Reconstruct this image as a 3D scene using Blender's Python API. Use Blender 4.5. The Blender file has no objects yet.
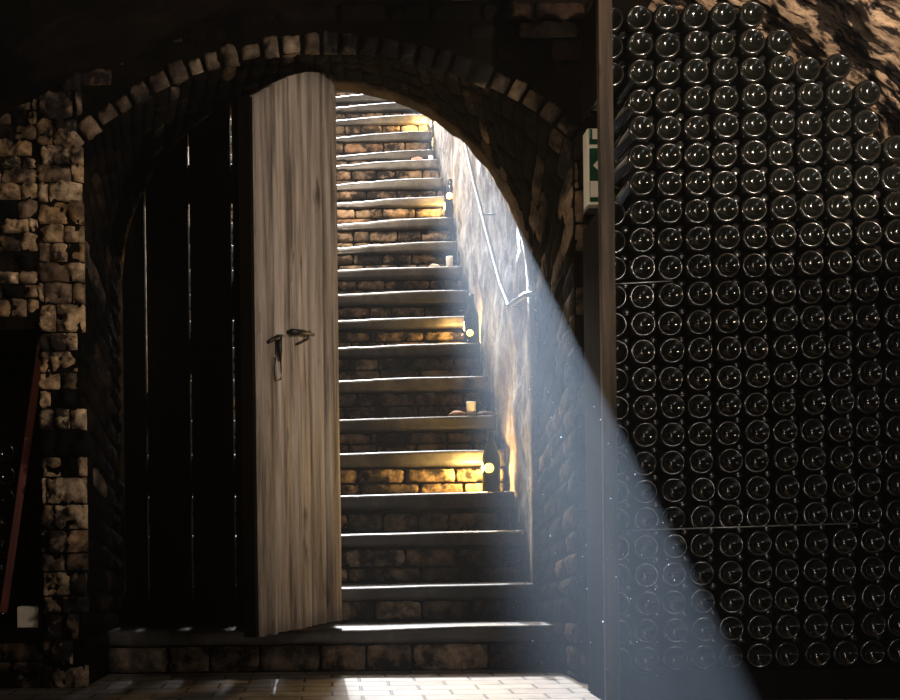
import bpy, bmesh, math, random
from mathutils import Vector, Matrix, noise

SC = bpy.context.scene
COL = SC.collection
PI = math.pi
rng = random.Random(11)

# ------------------------------------------------------------------ camera
CAM_H = 0.575
FPX = 1000.0
VX, VY = 330.0, 530.0            # where the level line of sight meets the frame
ROLL = 0.012
cd = bpy.data.cameras.new('camera')
cam = bpy.data.objects.new('camera', cd)
COL.objects.link(cam)
cd.sensor_width = 36.0
cd.lens = 36.0 * FPX / 900.0
cd.shift_x = (450.0 - VX) / 900.0
cd.shift_y = (VY - 350.0) / 900.0
cd.clip_start = 0.02
cam.matrix_world = Matrix.Translation((0, 0, CAM_H)) @ Matrix.Rotation(ROLL, 4, 'Y') @ Matrix.Rotation(PI / 2, 4, 'X')
SC.camera = cam


def P(px, py, D):
    """measured photo position -> place in the cellar at distance D"""
    dx, dy = (px - VX) / FPX, (VY - py) / FPX
    c, s = math.cos(ROLL), math.sin(ROLL)
    return Vector(((dx * c + dy * s) * D, D, CAM_H + (-dx * s + dy * c) * D))


# ------------------------------------------------------------------ materials
def mat(name):
    m = bpy.data.materials.new(name)
    m.use_nodes = True
    nt = m.node_tree
    for n in list(nt.nodes):
        nt.nodes.remove(n)
    out = nt.nodes.new('ShaderNodeOutputMaterial')
    b = nt.nodes.new('ShaderNodeBsdfPrincipled')
    nt.links.new(b.outputs[0], out.inputs[0])
    return m, nt, b


def ramp(nt, stops):
    r = nt.nodes.new('ShaderNodeValToRGB')
    if len(stops) == 1:
        stops = [stops[0], (1.0, stops[0][1])]
    e = r.color_ramp.elements
    while len(e) < len(stops):
        e.new(0.5)
    for k, (p, c) in enumerate(stops):
        e[k].position = p
        e[k].color = (c[0], c[1], c[2], 1)
    return r


def noise_node(nt, scale, detail=6, rough=0.6, vec=None):
    n = nt.nodes.new('ShaderNodeTexNoise')
    n.inputs['Scale'].default_value = scale
    n.inputs['Detail'].default_value = detail
    n.inputs['Roughness'].default_value = rough
    if vec is not None:
        nt.links.new(vec, n.inputs['Vector'])
    return n


def mixc(nt, fac, a, b, mode='MIX'):
    m = nt.nodes.new('ShaderNodeMix')
    m.data_type = 'RGBA'
    m.blend_type = mode
    for v, s in ((fac, m.inputs[0]), (a, m.inputs[6]), (b, m.inputs[7])):
        if isinstance(v, (int, float)):
            s.default_value = v
        elif isinstance(v, tuple):
            s.default_value = (v[0], v[1], v[2], 1)
        else:
            nt.links.new(v, s)
    return m.outputs[2]


def coords(nt, scale=(1, 1, 1), kind='Object'):
    tc = nt.nodes.new('ShaderNodeTexCoord')
    mp = nt.nodes.new('ShaderNodeMapping')
    mp.inputs['Scale'].default_value = scale
    nt.links.new(tc.outputs[kind], mp.inputs['Vector'])
    return mp.outputs[0]


def bump(nt, b, height, strength, dist):
    bp = nt.nodes.new('ShaderNodeBump')
    bp.inputs['Strength'].default_value = strength
    bp.inputs['Distance'].default_value = dist
    nt.links.new(height, bp.inputs['Height'])
    nt.links.new(bp.outputs[0], b.inputs['Normal'])


def stone_mat(name, tints, soot, soot_lo, soot_hi, rough=0.85, vec_scale=(1, 1, 1), fine=38, bstr=0.9, soot_scale=2.3, bdist=0.012, spec=.5):
    """tints: colour per stone; soot: black deposit with noisy patches"""
    m, nt, b = mat(name)
    v = coords(nt, vec_scale)
    geo = nt.nodes.new('ShaderNodeNewGeometry')
    r = ramp(nt, [(i / max(1, len(tints) - 1), c) for i, c in enumerate(tints)])
    nt.links.new(geo.outputs['Random Per Island'], r.inputs[0])
    n1 = noise_node(nt, fine * 0.3, 8, 0.7, v)
    mot = ramp(nt, [(0.32, (0.3, 0.27, 0.25)), (0.68, (1.35, 1.3, 1.25))])
    nt.links.new(n1.outputs[0], mot.inputs[0])
    c = mixc(nt, 1.0, r.outputs[0], mot.outputs[0], 'MULTIPLY')
    n2 = noise_node(nt, soot_scale, 5, 0.65, v)
    sr = ramp(nt, [(soot_lo, (0, 0, 0)), (soot_hi, (1, 1, 1))])
    nt.links.new(n2.outputs[0], sr.inputs[0])
    c = mixc(nt, sr.outputs[0], soot, c)
    nt.links.new(c, b.inputs['Base Color'])
    b.inputs['Roughness'].default_value = rough
    b.inputs['Specular IOR Level'].default_value = spec
    n3 = noise_node(nt, fine, 8, 0.7, v)
    bump(nt, b, n3.outputs[0], bstr, bdist)
    return m


def plain_mat(name, col, rough=0.5, metal=0.0, var=0.25, scale=30, bstr=0.15, vec_scale=(1, 1, 1)):
    m, nt, b = mat(name)
    v = coords(nt, vec_scale)
    n = noise_node(nt, scale, 6, 0.6, v)
    lo = tuple(x * (1 - var) for x in col)
    hi = tuple(min(1, x * (1 + var)) for x in col)
    r = ramp(nt, [(0.3, lo), (0.7, hi)])
    nt.links.new(n.outputs[0], r.inputs[0])
    nt.links.new(r.outputs[0], b.inputs['Base Color'])
    b.inputs['Roughness'].default_value = rough
    b.inputs['Metallic'].default_value = metal
    bump(nt, b, n.outputs[0], bstr, 0.004)
    return m


def wood_mat(name, dark, mid, light, sc=(22, 22, 1.3), bstr=0.5, spec=.35):
    m, nt, b = mat(name)
    v = coords(nt, sc)
    n = noise_node(nt, 1.0, 9, 0.68, v)
    r = ramp(nt, [(0.36, dark), (0.5, mid), (0.66, light)])
    nt.links.new(n.outputs[0], r.inputs[0])
    geo = nt.nodes.new('ShaderNodeNewGeometry')
    pr = ramp(nt, [(0, (0.72, 0.7, 0.68)), (1, (1.15, 1.1, 1.05))])
    nt.links.new(geo.outputs['Random Per Island'], pr.inputs[0])
    c = mixc(nt, 1.0, r.outputs[0], pr.outputs[0], 'MULTIPLY')
    v2 = coords(nt, (9, 9, 3.2))
    k = noise_node(nt, 1.6, 3, 0.5, v2)
    kr = ramp(nt, [(0.64, (1, 1, 1)), (0.76, (0.25, 0.2, 0.17))])
    nt.links.new(k.outputs[0], kr.inputs[0])
    c = mixc(nt, 1.0, c, kr.outputs[0], 'MULTIPLY')
    nt.links.new(c, b.inputs['Base Color'])
    b.inputs['Roughness'].default_value = 0.8
    b.inputs['Specular IOR Level'].default_value = spec
    bump(nt, b, n.outputs[0], bstr, 0.006)
    return m


M = {}
M['brick_shaded'] = stone_mat('shaded_brick', [(.008, .005, .004), (.014, .008, .006), (.008, .006, .005), (.022, .013, .009), (.009, .006, .005), (.06, .036, .025)],
                             (.0012, .001, .001), .45, .68, rough=.9, spec=.08)  # near-black bricks: shade over arch, reveal and left vault put into colour
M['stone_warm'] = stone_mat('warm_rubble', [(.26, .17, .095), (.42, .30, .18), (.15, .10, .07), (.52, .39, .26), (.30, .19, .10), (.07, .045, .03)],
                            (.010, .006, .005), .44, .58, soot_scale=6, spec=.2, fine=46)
M['voussoir'] = stone_mat('arch_brick', [(.09, .06, .04), (.20, .14, .09), (.12, .085, .06), (.30, .22, .15), (.06, .04, .03)],
                          (.003, .0022, .002), .44, .62, soot_scale=3.2, spec=.2)
M['mortar'] = stone_mat('dark_mortar', [(.006, .0045, .0035)], (.001, .001, .001), .35, .65, rough=.95, spec=.04)
M['vault'] = stone_mat('vault_stone', [(.50, .37, .26)], (.010, .006, .005), .44, .52, rough=.8, spec=.2,
                       vec_scale=(.5, 1.5, .5), fine=40, bstr=1.0, soot_scale=19, bdist=.03)
M['riser'] = stone_mat('riser_brick', [(.22, .15, .10), (.34, .25, .17), (.12, .09, .07), (.42, .31, .21), (.28, .17, .11)],
                       (.012, .009, .008), .42, .56, soot_scale=8, spec=.25, fine=50)
M['tread'] = stone_mat('slate_tread', [(.075, .07, .065), (.11, .10, .094)], (.022, .02, .019), .38, .62, rough=.5, fine=45, bstr=.35, bdist=.006)
M['whitewash'] = stone_mat('flaking_whitewash', [(.42, .41, .40)], (.14, .095, .058), .42, .58, rough=.75, soot_scale=6.0, fine=32, bstr=1.0,
                           vec_scale=(1, 1, .55), bdist=.02)
M['floor'] = None
M['wood_grey'] = wood_mat('weathered_oak', (.07, .054, .043), (.24, .195, .16), (.42, .36, .31))
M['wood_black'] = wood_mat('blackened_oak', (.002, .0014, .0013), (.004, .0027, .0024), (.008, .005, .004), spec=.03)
M['wood_post'] = wood_mat('post_timber', (.018, .012, .008), (.04, .027, .018), (.075, .052, .035), sc=(30, 30, 2.0))
M['wood_red'] = wood_mat('red_timber', (.03, .005, .003), (.075, .012, .008), (.12, .022, .014))
M['iron'] = plain_mat('black_iron', (.012, .011, .011), rough=.5, metal=.6, bstr=.3)
M['rail'] = plain_mat('painted_rail', (.17, .16, .15), rough=.45, metal=.2)
M['wax'] = plain_mat('white_wax', (.82, .79, .72), rough=.5, var=.06)
M['wick'] = plain_mat('burnt_wick', (.02, .018, .015), rough=.9)
M['pebble_pink'] = plain_mat('pink_stone', (.58, .23, .17), rough=.8, var=.3)
M['pebble_peach'] = plain_mat('peach_stone', (.55, .36, .25), rough=.8, var=.3)
M['pebble_cream'] = plain_mat('cream_stone', (.66, .57, .42), rough=.8, var=.25)
M['pebble_brown'] = plain_mat('brown_stone', (.20, .14, .11), rough=.85, var=.4)
M['card'] = plain_mat('cream_card', (.55, .47, .36), rough=.85, var=.15, scale=14)
M['sign_white'] = plain_mat('sign_white', (.72, .68, .60), rough=.5, var=.06)
M['sign_green'] = plain_mat('sign_green', (.002, .045, .022), rough=.35, var=.1)
M['sign_pale'] = plain_mat('sign_pale_green', (.22, .40, .30), rough=.4, var=.05)
M['sign_metal'] = plain_mat('sign_underside', (.16, .14, .12), rough=.5, metal=.3)
M['steel'] = plain_mat('rack_steel', (.36, .35, .34), rough=.35, metal=.8)
M['cap'] = plain_mat('crown_cap', (.008, .008, .008), rough=.2)


def glass_mat(name, col, rough):
    m, nt, b = mat(name)
    v = coords(nt)
    n = noise_node(nt, 40, 4, .5, v)
    r = ramp(nt, [(0.3, (rough * .7,) * 3), (0.75, (rough * 1.5,) * 3)])
    nt.links.new(n.outputs[0], r.inputs[0])
    nt.links.new(r.outputs[0], b.inputs['Roughness'])
    b.inputs['Base Color'].default_value = (*col, 1)
    b.inputs['IOR'].default_value = 1.52
    b.inputs['Specular IOR Level'].default_value = .5 if rough < .15 else 1.0
    return m


M['glass'] = glass_mat('dark_bottle_glass', (.004, .0045, .0035), .10)
M['glass_rim'] = glass_mat('bottle_foot_glass', (.008, .008, .007), .17)
m, nt, b = mat('green_lamp_glass')
b.inputs['Base Color'].default_value = (.05, .06, .008, 1)
b.inputs['Roughness'].default_value = .06
b.inputs['Transmission Weight'].default_value = .4
b.inputs['IOR'].default_value = 1.2
M['glass_green'] = m
m, nt, b = mat('lamp_glow')
b.inputs['Base Color'].default_value = (1, .8, .4, 1)
b.inputs['Emission Color'].default_value = (1.0, .58, .10, 1)
b.inputs['Emission Strength'].default_value = 4.5
M['glow'] = m

# floor: brick pavers
m, nt, b = mat('brick_paving')
v = coords(nt)
bt = nt.nodes.new('ShaderNodeTexBrick')
nt.links.new(v, bt.inputs['Vector'])
bt.inputs['Scale'].default_value = 1.0
bt.inputs['Brick Width'].default_value = .21
bt.inputs['Row Height'].default_value = .105
bt.inputs['Mortar Size'].default_value = .006
bt.inputs['Mortar Smooth'].default_value = .4
bt.inputs['Color1'].default_value = (.20, .16, .13, 1)
bt.inputs['Color2'].default_value = (.30, .26, .22, 1)
bt.inputs['Mortar'].default_value = (.02, .016, .013, 1)
n = noise_node(nt, 9, 7, .65, v)
mr = ramp(nt, [(.3, (.5, .48, .46)), (.7, (1.2, 1.18, 1.15))])
nt.links.new(n.outputs[0], mr.inputs[0])
c = mixc(nt, 1.0, bt.outputs[0], mr.outputs[0], 'MULTIPLY')
nt.links.new(c, b.inputs['Base Color'])
b.inputs['Roughness'].default_value = .55
inv = nt.nodes.new('ShaderNodeMath')
inv.operation = 'MULTIPLY_ADD'
nt.links.new(bt.outputs['Fac'], inv.inputs[0])
inv.inputs[1].default_value = -1.0
nt.links.new(n.outputs[0], inv.inputs[2])
bump(nt, b, inv.outputs[0], .6, .01)
M['floor'] = m


# ------------------------------------------------------------------ mesh helpers
def link(name, bm, mats, parent=None, smooth=True, loc=None):
    me = bpy.data.meshes.new(name)
    bmesh.ops.recalc_face_normals(bm, faces=bm.faces)
    bm.to_mesh(me)
    bm.free()
    for mm in (mats if isinstance(mats, (list, tuple)) else [mats]):
        me.materials.append(mm)
    if smooth:
        for p in me.polygons:
            p.use_smooth = True
    o = bpy.data.objects.new(name, me)
    COL.objects.link(o)
    if parent is not None:
        o.parent = parent
    if loc is not None:
        o.location = loc
    return o


def empty(name, loc=(0, 0, 0)):
    o = bpy.data.objects.new(name, None)
    o.empty_display_size = .05
    COL.objects.link(o)
    o.location = loc
    return o


def tag(o, label=None, cat=None, group=None, kind=None):
    if label:
        o['label'] = label
    if cat:
        o['category'] = cat
    if group:
        o['group'] = group
    if kind:
        o['kind'] = kind
    return o


def box(bm, x0, x1, y0, y1, z0, z1, bev=0.0, mat_i=0):
    r = bmesh.ops.create_cube(bm, size=1)
    vs = r['verts']
    for v in vs:
        v.co = Vector((x0 + (v.co.x + .5) * (x1 - x0), y0 + (v.co.y + .5) * (y1 - y0), z0 + (v.co.z + .5) * (z1 - z0)))
    fs = {f for v in vs for f in v.link_faces}
    for f in fs:
        f.material_index = mat_i
    if bev > 0:
        es = {e for f in fs for e in f.edges}
        bmesh.ops.bevel(bm, geom=list(es), offset=bev, segments=2, affect='EDGES', profile=.6)


def tube(bm, pts, r, seg=10, cap=True):
    pts = [Vector(p) for p in pts]
    rings = []
    up = Vector((0, 0, 1))
    for i, p in enumerate(pts):
        d = (pts[min(i + 1, len(pts) - 1)] - pts[max(i - 1, 0)]).normalized()
        a = d.cross(up)
        if a.length < 1e-3:
            a = d.cross(Vector((1, 0, 0)))
        a.normalize()
        c = d.cross(a).normalized()
        rr = r[i] if isinstance(r, (list, tuple)) else r
        rings.append([bm.verts.new(p + a * math.cos(2 * PI * k / seg) * rr + c * math.sin(2 * PI * k / seg) * rr) for k in range(seg)])
    for i in range(len(rings) - 1):
        for k in range(seg):
            bm.faces.new((rings[i][k], rings[i][(k + 1) % seg], rings[i + 1][(k + 1) % seg], rings[i + 1][k]))
    if cap:
        bm.faces.new(rings[0])
        bm.faces.new(rings[-1])


def lathe(bm, prof, seg=28, mats=None):
    """prof: (radius, z); mats: material index per span"""
    rings = []
    for (r, z) in prof:
        if r < 1e-6:
            rings.append([bm.verts.new((0, 0, z))])
        else:
            rings.append([bm.verts.new((r * math.cos(2 * PI * k / seg), r * math.sin(2 * PI * k / seg), z)) for k in range(seg)])
    for i in range(len(rings) - 1):
        a, b_ = rings[i], rings[i + 1]
        for k in range(seg):
            k2 = (k + 1) % seg
            if len(a) == 1 and len(b_) == 1:
                continue
            if len(a) == 1:
                f = bm.faces.new((a[0], b_[k], b_[k2]))
            elif len(b_) == 1:
                f = bm.faces.new((a[k], a[k2], b_[0]))
            else:
                f = bm.faces.new((a[k], a[k2], b_[k2], b_[k]))
            if mats:
                f.material_index = mats[i]


def stone(bm, fmap, s0, s1, t0, t1, depth, rg, nx=5, ny=4, rough=.25, mi=0):
    """one pillow-shaped stone on the surface fmap(s, t) -> (position, normal)"""
    hb = depth * rg.uniform(.55, 1.15)
    sx, sy = rg.uniform(-.3, .3), rg.uniform(-.3, .3)
    off = Vector((rg.uniform(0, 50), rg.uniform(0, 50), rg.uniform(0, 50)))
    pa, pb, pc = fmap(s0, t0)[0], fmap(s1, t0)[0], fmap(s0, t1)[0]
    wid, hei = (pb - pa).length, (pc - pa).length
    nx = max(nx, min(14, int(wid / .014) + 2))
    ny = max(ny, min(9, int(hei / .014) + 2))
    grid = []
    for j in range(ny):
        row = []
        for i in range(nx):
            u, w = i / (nx - 1), j / (ny - 1)
            eu = min(u, 1 - u) * 2
            ew = min(w, 1 - w) * 2
            uu = .5 + (u - .5) * (1 - .10 * (1 - min(1, ew * 1.6)) * rg.uniform(.3, 1.3))
            ww = .5 + (w - .5) * (1 - .12 * (1 - min(1, eu * 1.6)) * rg.uniform(.3, 1.3))
            p, n = fmap(s0 + (s1 - s0) * uu, t0 + (t1 - t0) * ww)
            edge = min(1, min(eu * wid / .045, ew * hei / .035))
            h = hb * (.35 + .65 * edge) * (1 + sx * (u - .5) * 2 + sy * (w - .5) * 2)
            h += depth * rough * (1.6 * noise.noise(p * 21 + off) + 1.1 * noise.noise(p * 57 + off) + .6 * noise.noise(p * 110 + off))
            row.append(bm.verts.new(p + n * h))
        grid.append(row)
    faces = []
    for j in range(ny - 1):
        for i in range(nx - 1):
            faces.append(bm.faces.new((grid[j][i], grid[j][i + 1], grid[j + 1][i + 1], grid[j + 1][i])))
    loop = [(0, i) for i in range(nx)] + [(j, nx - 1) for j in range(1, ny)] + [(ny - 1, i) for i in range(nx - 2, -1, -1)] + [(j, 0) for j in range(ny - 2, 0, -1)]
    sk = []
    for (j, i) in loop:
        p, n = fmap(s0 + (s1 - s0) * i / (nx - 1), t0 + (t1 - t0) * j / (ny - 1))
        sk.append(bm.verts.new(p - n * .012))
    for k in range(len(loop)):
        a, c = loop[k], loop[(k + 1) % len(loop)]
        faces.append(bm.faces.new((grid[a[0]][a[1]], sk[k], sk[(k + 1) % len(loop)], grid[c[0]][c[1]])))
    for f in faces:
        f.material_index = mi


def lay(bm, fmap, s0, s1, t0, t1, cs, ct, rg, gap=.008, depth=.015, jit=.3, skip=None, nx=5, ny=4, rough=.25, pick=None):
    t = t0
    while t < t1 - ct * .3:
        h = min(ct * rg.uniform(1 - jit * .5, 1 + jit * .5), t1 - t)
        s = s0 - cs * rg.uniform(0, .8)
        while s < s1 - .004:
            w = cs * rg.uniform(1 - jit, 1 + jit)
            a, c = max(s, s0), min(s + w, s1)
            if c - a > cs * .18:
                if skip is None or not skip(a, c, t, t + h):
                    stone(bm, fmap, a + gap / 2, c - gap / 2, t + gap / 2, t + h - gap / 2, depth, rg, nx, ny, rough,
                          pick((a + c) / 2, t + h / 2) if pick else 0)
            s += w
        t += h


def struct(o):
    o['kind'] = 'structure'
    return o


# ------------------------------------------------------------------ setting: room shell
DF = 3.72            # face of the door wall
DI = 4.30            # inner end of the deep doorway
XR = 2.33
XL = -1.95
DB = -2.6

bm = bmesh.new()
vs = [bm.verts.new(p) for p in ((XL, DB, 0), (XR, DB, 0), (XR, 4.1, 0), (XL, 4.1, 0))]
bm.faces.new(vs)
struct(link('floor', bm, M['floor'], smooth=False))

VC = Vector((.64, .85))


def vault_pt(a):
    """a: angle from the right-hand springing (0) to the left-hand one (pi)"""
    ax = 1.67 if a <= PI / 2 else 2.62
    return VC.x + ax * math.cos(a), VC.y + 1.67 * math.sin(a)


def vault_z(x):
    ax = 1.67 if x > VC.x else 2.62
    q = 1 - ((x - VC.x) / ax) ** 2
    return VC.y + 1.67 * math.sqrt(max(0, q))


def vault_map(s, t):
    a = s
    x, z = vault_pt(a)
    x2, z2 = vault_pt(a + .002)
    n = Vector((-(z2 - z), 0, (x2 - x)))
    n.normalize()
    if n.dot(Vector((VC.x - x, 0, VC.y - z))) < 0:
        n = -n
    return Vector((x, t, z)), n


bm = bmesh.new()
bm = bmesh.new()
shaded_side = lambda p: 0 if p.x > 1.25 + .12 * noise.noise(p * 5) else 1  # left of the vault takes the near-black colour as if unlit
for (a0, a1, NA, dlist) in ((0.0, 1.22, 190, [1.7 + (DF + .02 - 1.7) * j / 190 for j in range(191)]),
                            (0.0, 1.22, 40, [DB + (1.7 - DB) * j / 40 for j in range(41)]),
                            (1.22, PI, 90, [DB + (DF + .02 - DB) * j / 70 for j in range(71)])):
    g = []
    for i in range(NA + 1):
        row = []
        for D in dlist:
            a = a0 + (a1 - a0) * i / NA
            p, n = vault_map(a, D)
            q = Vector((a * 6.5, p.y * 11, .7))
            q2 = Vector((a * 22, p.y * 36, 3.7))
            h = .026 * noise.fractal(Vector((p.x * 5, p.y * 5, p.z * 5)), .8, 2.1, 4) + .022 * noise.fractal(q, .7, 2.0, 3) + .010 * noise.noise(q2)
            row.append(bm.verts.new(p - n * (.055 - h)))
        g.append(row)
    for i in range(NA):
        for j in range(len(dlist) - 1):
            f = bm.faces.new((g[i][j], g[i + 1][j], g[i + 1][j + 1], g[i][j + 1]))
            f.material_index = shaded_side(f.calc_center_median())
struct(link('ceiling', bm, [M['vault'], M['brick_shaded']]))

for nm, x in (('wall_left', XL - .06), ('wall_right', XR + .02)):
    bm = bmesh.new()
    box(bm, min(x, x + (-.2 if x < 0 else .2)), max(x, x + (-.2 if x < 0 else .2)), DB, DF + .6, -.05, 1.0)
    struct(link(nm, bm, M['mortar'], smooth=False))
bm = bmesh.new()
box(bm, XL - .3, XR + .3, DB - .2, DB, -.05, 2.7)
struct(link('wall_front', bm, M['mortar'], smooth=False))

# ---- door wall with the segmental outer arch
RA = 1.41
ZA = 2.353 - RA           # centre height of the outer arch
XJ = .92
ZJ = ZA + math.sqrt(RA * RA - XJ * XJ)
NICHE = (-1.75, -1.05, .22, 1.335)     # opening left of the pier


def arch_z(x):
    return ZA + math.sqrt(max(0, RA * RA - x * x))


def in_open(x, z, pad=0.0):
    if abs(x) < XJ + pad * .6 and z < ZJ:
        return True
    return z >= ZJ and math.hypot(x, z - ZA) < RA + pad and abs(x) < XJ + .3


def in_niche(x, z):
    return NICHE[0] < x < NICHE[1] and NICHE[2] < z < NICHE[3]


def plane_map(D):
    return lambda s, t: (Vector((s, D, t)), Vector((0, -1, 0)))


bm = bmesh.new()
# mortar bed behind the stones (slices around the two openings)
xs = [XL - .1, NICHE[0], NICHE[1], -XJ] + [-XJ + 2 * XJ * k / 24 for k in range(1, 24)] + [XJ, XR + .1]
for k in range(len(xs) - 1):
    a, c = xs[k], xs[k + 1]
    mid = (a + c) / 2
    spans = [(0, 0, 2.7, 2.7)]
    if abs(mid) < XJ:
        spans = [(arch_z(a), arch_z(c), 2.7, 2.7)]
    elif NICHE[0] < mid < NICHE[1]:
        spans = [(0, 0, NICHE[2], NICHE[2]), (NICHE[3], NICHE[3], 2.7, 2.7)]
    for (za, zc, z1a, z1c) in spans:
        f = bm.faces.new([bm.verts.new(p) for p in ((a, DF, za), (c, DF, zc), (c, DF, z1c), (a, DF, z1a))])
        f.material_index = 1
# niche interior
nx0, nx1, nz0, nz1 = NICHE
ND2 = 4.28
for q in (((nx0, DF, nz0), (nx1, DF, nz0), (nx1, ND2, nz0), (nx0, ND2, nz0)),
          ((nx0, DF, nz1), (nx1, DF, nz1), (nx1, ND2, nz1), (nx0, ND2, nz1)),
          ((nx1, DF, nz0), (nx1, DF, nz1), (nx1, ND2, nz1), (nx1, ND2, nz0)),
          ((nx0, DF, nz0), (nx0, DF, nz1), (nx0, ND2, nz1), (nx0, ND2, nz0)),
          ((nx0, ND2, nz0), (nx1, ND2, nz0), (nx1, ND2, nz1), (nx0, ND2, nz1))):
    f = bm.faces.new([bm.verts.new(p) for p in q])
    f.material_index = 1


def skip_front(a, c, t0, t1):
    for x in (a, (a + c) / 2, c):
        for z in (t0, t1):
            if in_open(x, z, .066) or in_niche(x, z):
                return True
    return False


rw = random.Random(5)


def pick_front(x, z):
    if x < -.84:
        return 2 if rw.random() < .86 else 0  # left pier stays pale; the rest is near-black as painted shade
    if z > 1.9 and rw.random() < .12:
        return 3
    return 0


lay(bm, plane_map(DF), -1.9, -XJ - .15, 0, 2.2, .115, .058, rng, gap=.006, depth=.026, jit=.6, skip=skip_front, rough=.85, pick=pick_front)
lay(bm, plane_map(DF), -XJ - .15, -XJ + .02, 0, 2.3, .10, .085, rng, gap=.005, depth=.03, jit=.5, skip=lambda a, c, t0, t1: in_open((a + c) / 2, t1, .0) or a > -XJ,
    rough=.8, pick=pick_front)
lay(bm, plane_map(DF), -XJ, 1.05, 2.0, 2.62, .20, .08, rng, gap=.012, depth=.018, jit=.3, skip=skip_front, rough=.4, pick=pick_front)
lay(bm, plane_map(DF), XJ, XJ + .06, 0, 2.0, .12, .12, rng, gap=.010, depth=.028, jit=.3, rough=.45, pick=lambda x, z: 3 if rw.random() < .55 else 0)
struct(link('wall_back', bm, [M['brick_shaded'], M['mortar'], M['stone_warm'], M['voussoir']]))

# ---- voussoir ring over the doorway
bm = bmesh.new()


def ring_map(s, t):
    return Vector((t * math.sin(s), DF, ZA + t * math.cos(s))), Vector((0, -1, 0))


amax = math.asin(min(1, (XJ + .05) / RA)) + .03
a = -amax
rv = random.Random(3)
while a < amax:
    w = rv.uniform(.058, .088) / RA
    stone(bm, ring_map, a + .005, a + w - .005, RA - .002 + rv.uniform(-.006, .006), RA + .066 + rv.uniform(-.012, .01), .028, rv, 4, 4, .3)
    a += w
struct(link('trim_1', bm, M['voussoir']))

# ---- deep reveal between outer arch and the inner round arch
RI = .895
ZI = 1.62
NJ, NARC = 14, 40


def prof(front):
    pts = []
    if front:
        a0 = math.asin(XJ / RA)
        for k in range(NJ):
            pts.append((-XJ, ZJ * k / NJ))
        for k in range(NARC + 1):
            a = -a0 + 2 * a0 * k / NARC
            pts.append((RA * math.sin(a), ZA + RA * math.cos(a)))
        for k in range(NJ - 1, -1, -1):
            pts.append((XJ, ZJ * k / NJ))
    else:
        for k in range(NJ):
            pts.append((-RI, ZI * k / NJ))
        for k in range(NARC + 1):
            a = -PI / 2 + PI * k / NARC
            pts.append((RI * math.sin(a), ZI + RI * math.cos(a)))
        for k in range(NJ - 1, -1, -1):
            pts.append((RI, ZI * k / NJ))
    return pts


PFr, PIn = prof(True), prof(False)
NP = len(PFr) - 1


def reveal_pos(s, t):
    k = max(0, min(NP - 1e-6, s))
    i = int(k)
    f = k - i
    a = Vector(PFr[i]).lerp(Vector(PFr[i + 1]), f)
    c = Vector(PIn[i]).lerp(Vector(PIn[i + 1]), f)
    q = a.lerp(c, t)
    return Vector((q.x, DF + (DI - DF) * t, q.y))


def reveal_map(s, t):
    p = reveal_pos(s, t)
    ds = reveal_pos(min(NP, s + .1), t) - reveal_pos(max(0, s - .1), t)
    dt = reveal_pos(s, min(1, t + .05)) - reveal_pos(s, max(0, t - .05))
    n = ds.cross(dt).normalized()
    if n.dot(Vector((0, 4.0, 1.1)) - p) < 0:
        n = -n
    return p, n


bm = bmesh.new()
for i in range(NP):
    for j in range(6):
        f = bm.faces.new([bm.verts.new(reveal_pos(*q)) for q in ((i, j / 6), (i + 1, j / 6), (i + 1, (j + 1) / 6), (i, (j + 1) / 6))])
        f.material_index = 1
rr = random.Random(8)
s = 0.0
while s < NP - .2:
    ws = rr.uniform(.55, .95) if NJ <= s < NJ + NARC * .95 else rr.uniform(.6, .95)
    ws *= .9 if s < NJ or s > NP - NJ else 1.4
    t = rr.uniform(-.2, 0)
    while t < .98:
        wt = rr.uniform(.24, .42)
        a0, a1 = max(0, t), min(1, t + wt)
        if a1 - a0 > .07:
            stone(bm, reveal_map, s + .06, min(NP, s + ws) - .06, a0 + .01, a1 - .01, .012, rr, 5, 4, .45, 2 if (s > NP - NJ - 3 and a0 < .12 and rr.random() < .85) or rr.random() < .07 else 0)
        t += wt
    s += ws
struct(link('wall_doorway', bm, [M['brick_shaded'], M['mortar'], M['voussoir']]))  # most reveal bricks carry their shade as near-black colour

# ---- inner arch ring
bm = bmesh.new()
R0, R1, D0, D1 = .872, .90, DI - .02, 4.37
prf = [(-1, ZI * k / 16) for k in range(16)]
pts = []
for k in range(16):
    pts.append((-1, 0, ZI * k / 16, None))
sec = []


def ring_sec(k):
    # k 0..16 left jamb, then arc, then right jamb
    if k <= 16:
        return Vector((-1, 0)), Vector((0, ZI * k / 16))
    if k <= 80:
        a = PI - PI * (k - 16) / 64
        return Vector((math.cos(a), math.sin(a))), Vector((0, ZI))
    return Vector((1, 0)), Vector((0, ZI * (96 - k) / 16))


rows = []
for k in range(97):
    d, o = ring_sec(k)
    r_ = []
    for (R, D) in ((R1, D0), (R0 + .006, D0), (R0, D0 + .012), (R0, (D0 + D1) / 2), (R0, D1 - .01), (R1, D1)):
        p = Vector((o.x + d.x * R, D, o.y + d.y * R))
        h = .008 * noise.noise(p * 14) + .005 * noise.noise(p * 41)
        p += Vector((d.x, 0, d.y)) * (h if R < R1 else 0)
        r_.append(bm.verts.new(p))
    rows.append(r_)
for k in range(96):
    for i in range(5):
        bm.faces.new((rows[k][i], rows[k][i + 1], rows[k + 1][i + 1], rows[k + 1][i]))
M['ring'] = stone_mat('ring_stone', [(.13, .09, .055)], (.03, .02, .014), .35, .6, soot_scale=9)
struct(link('trim_2', bm, M['ring']))
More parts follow.
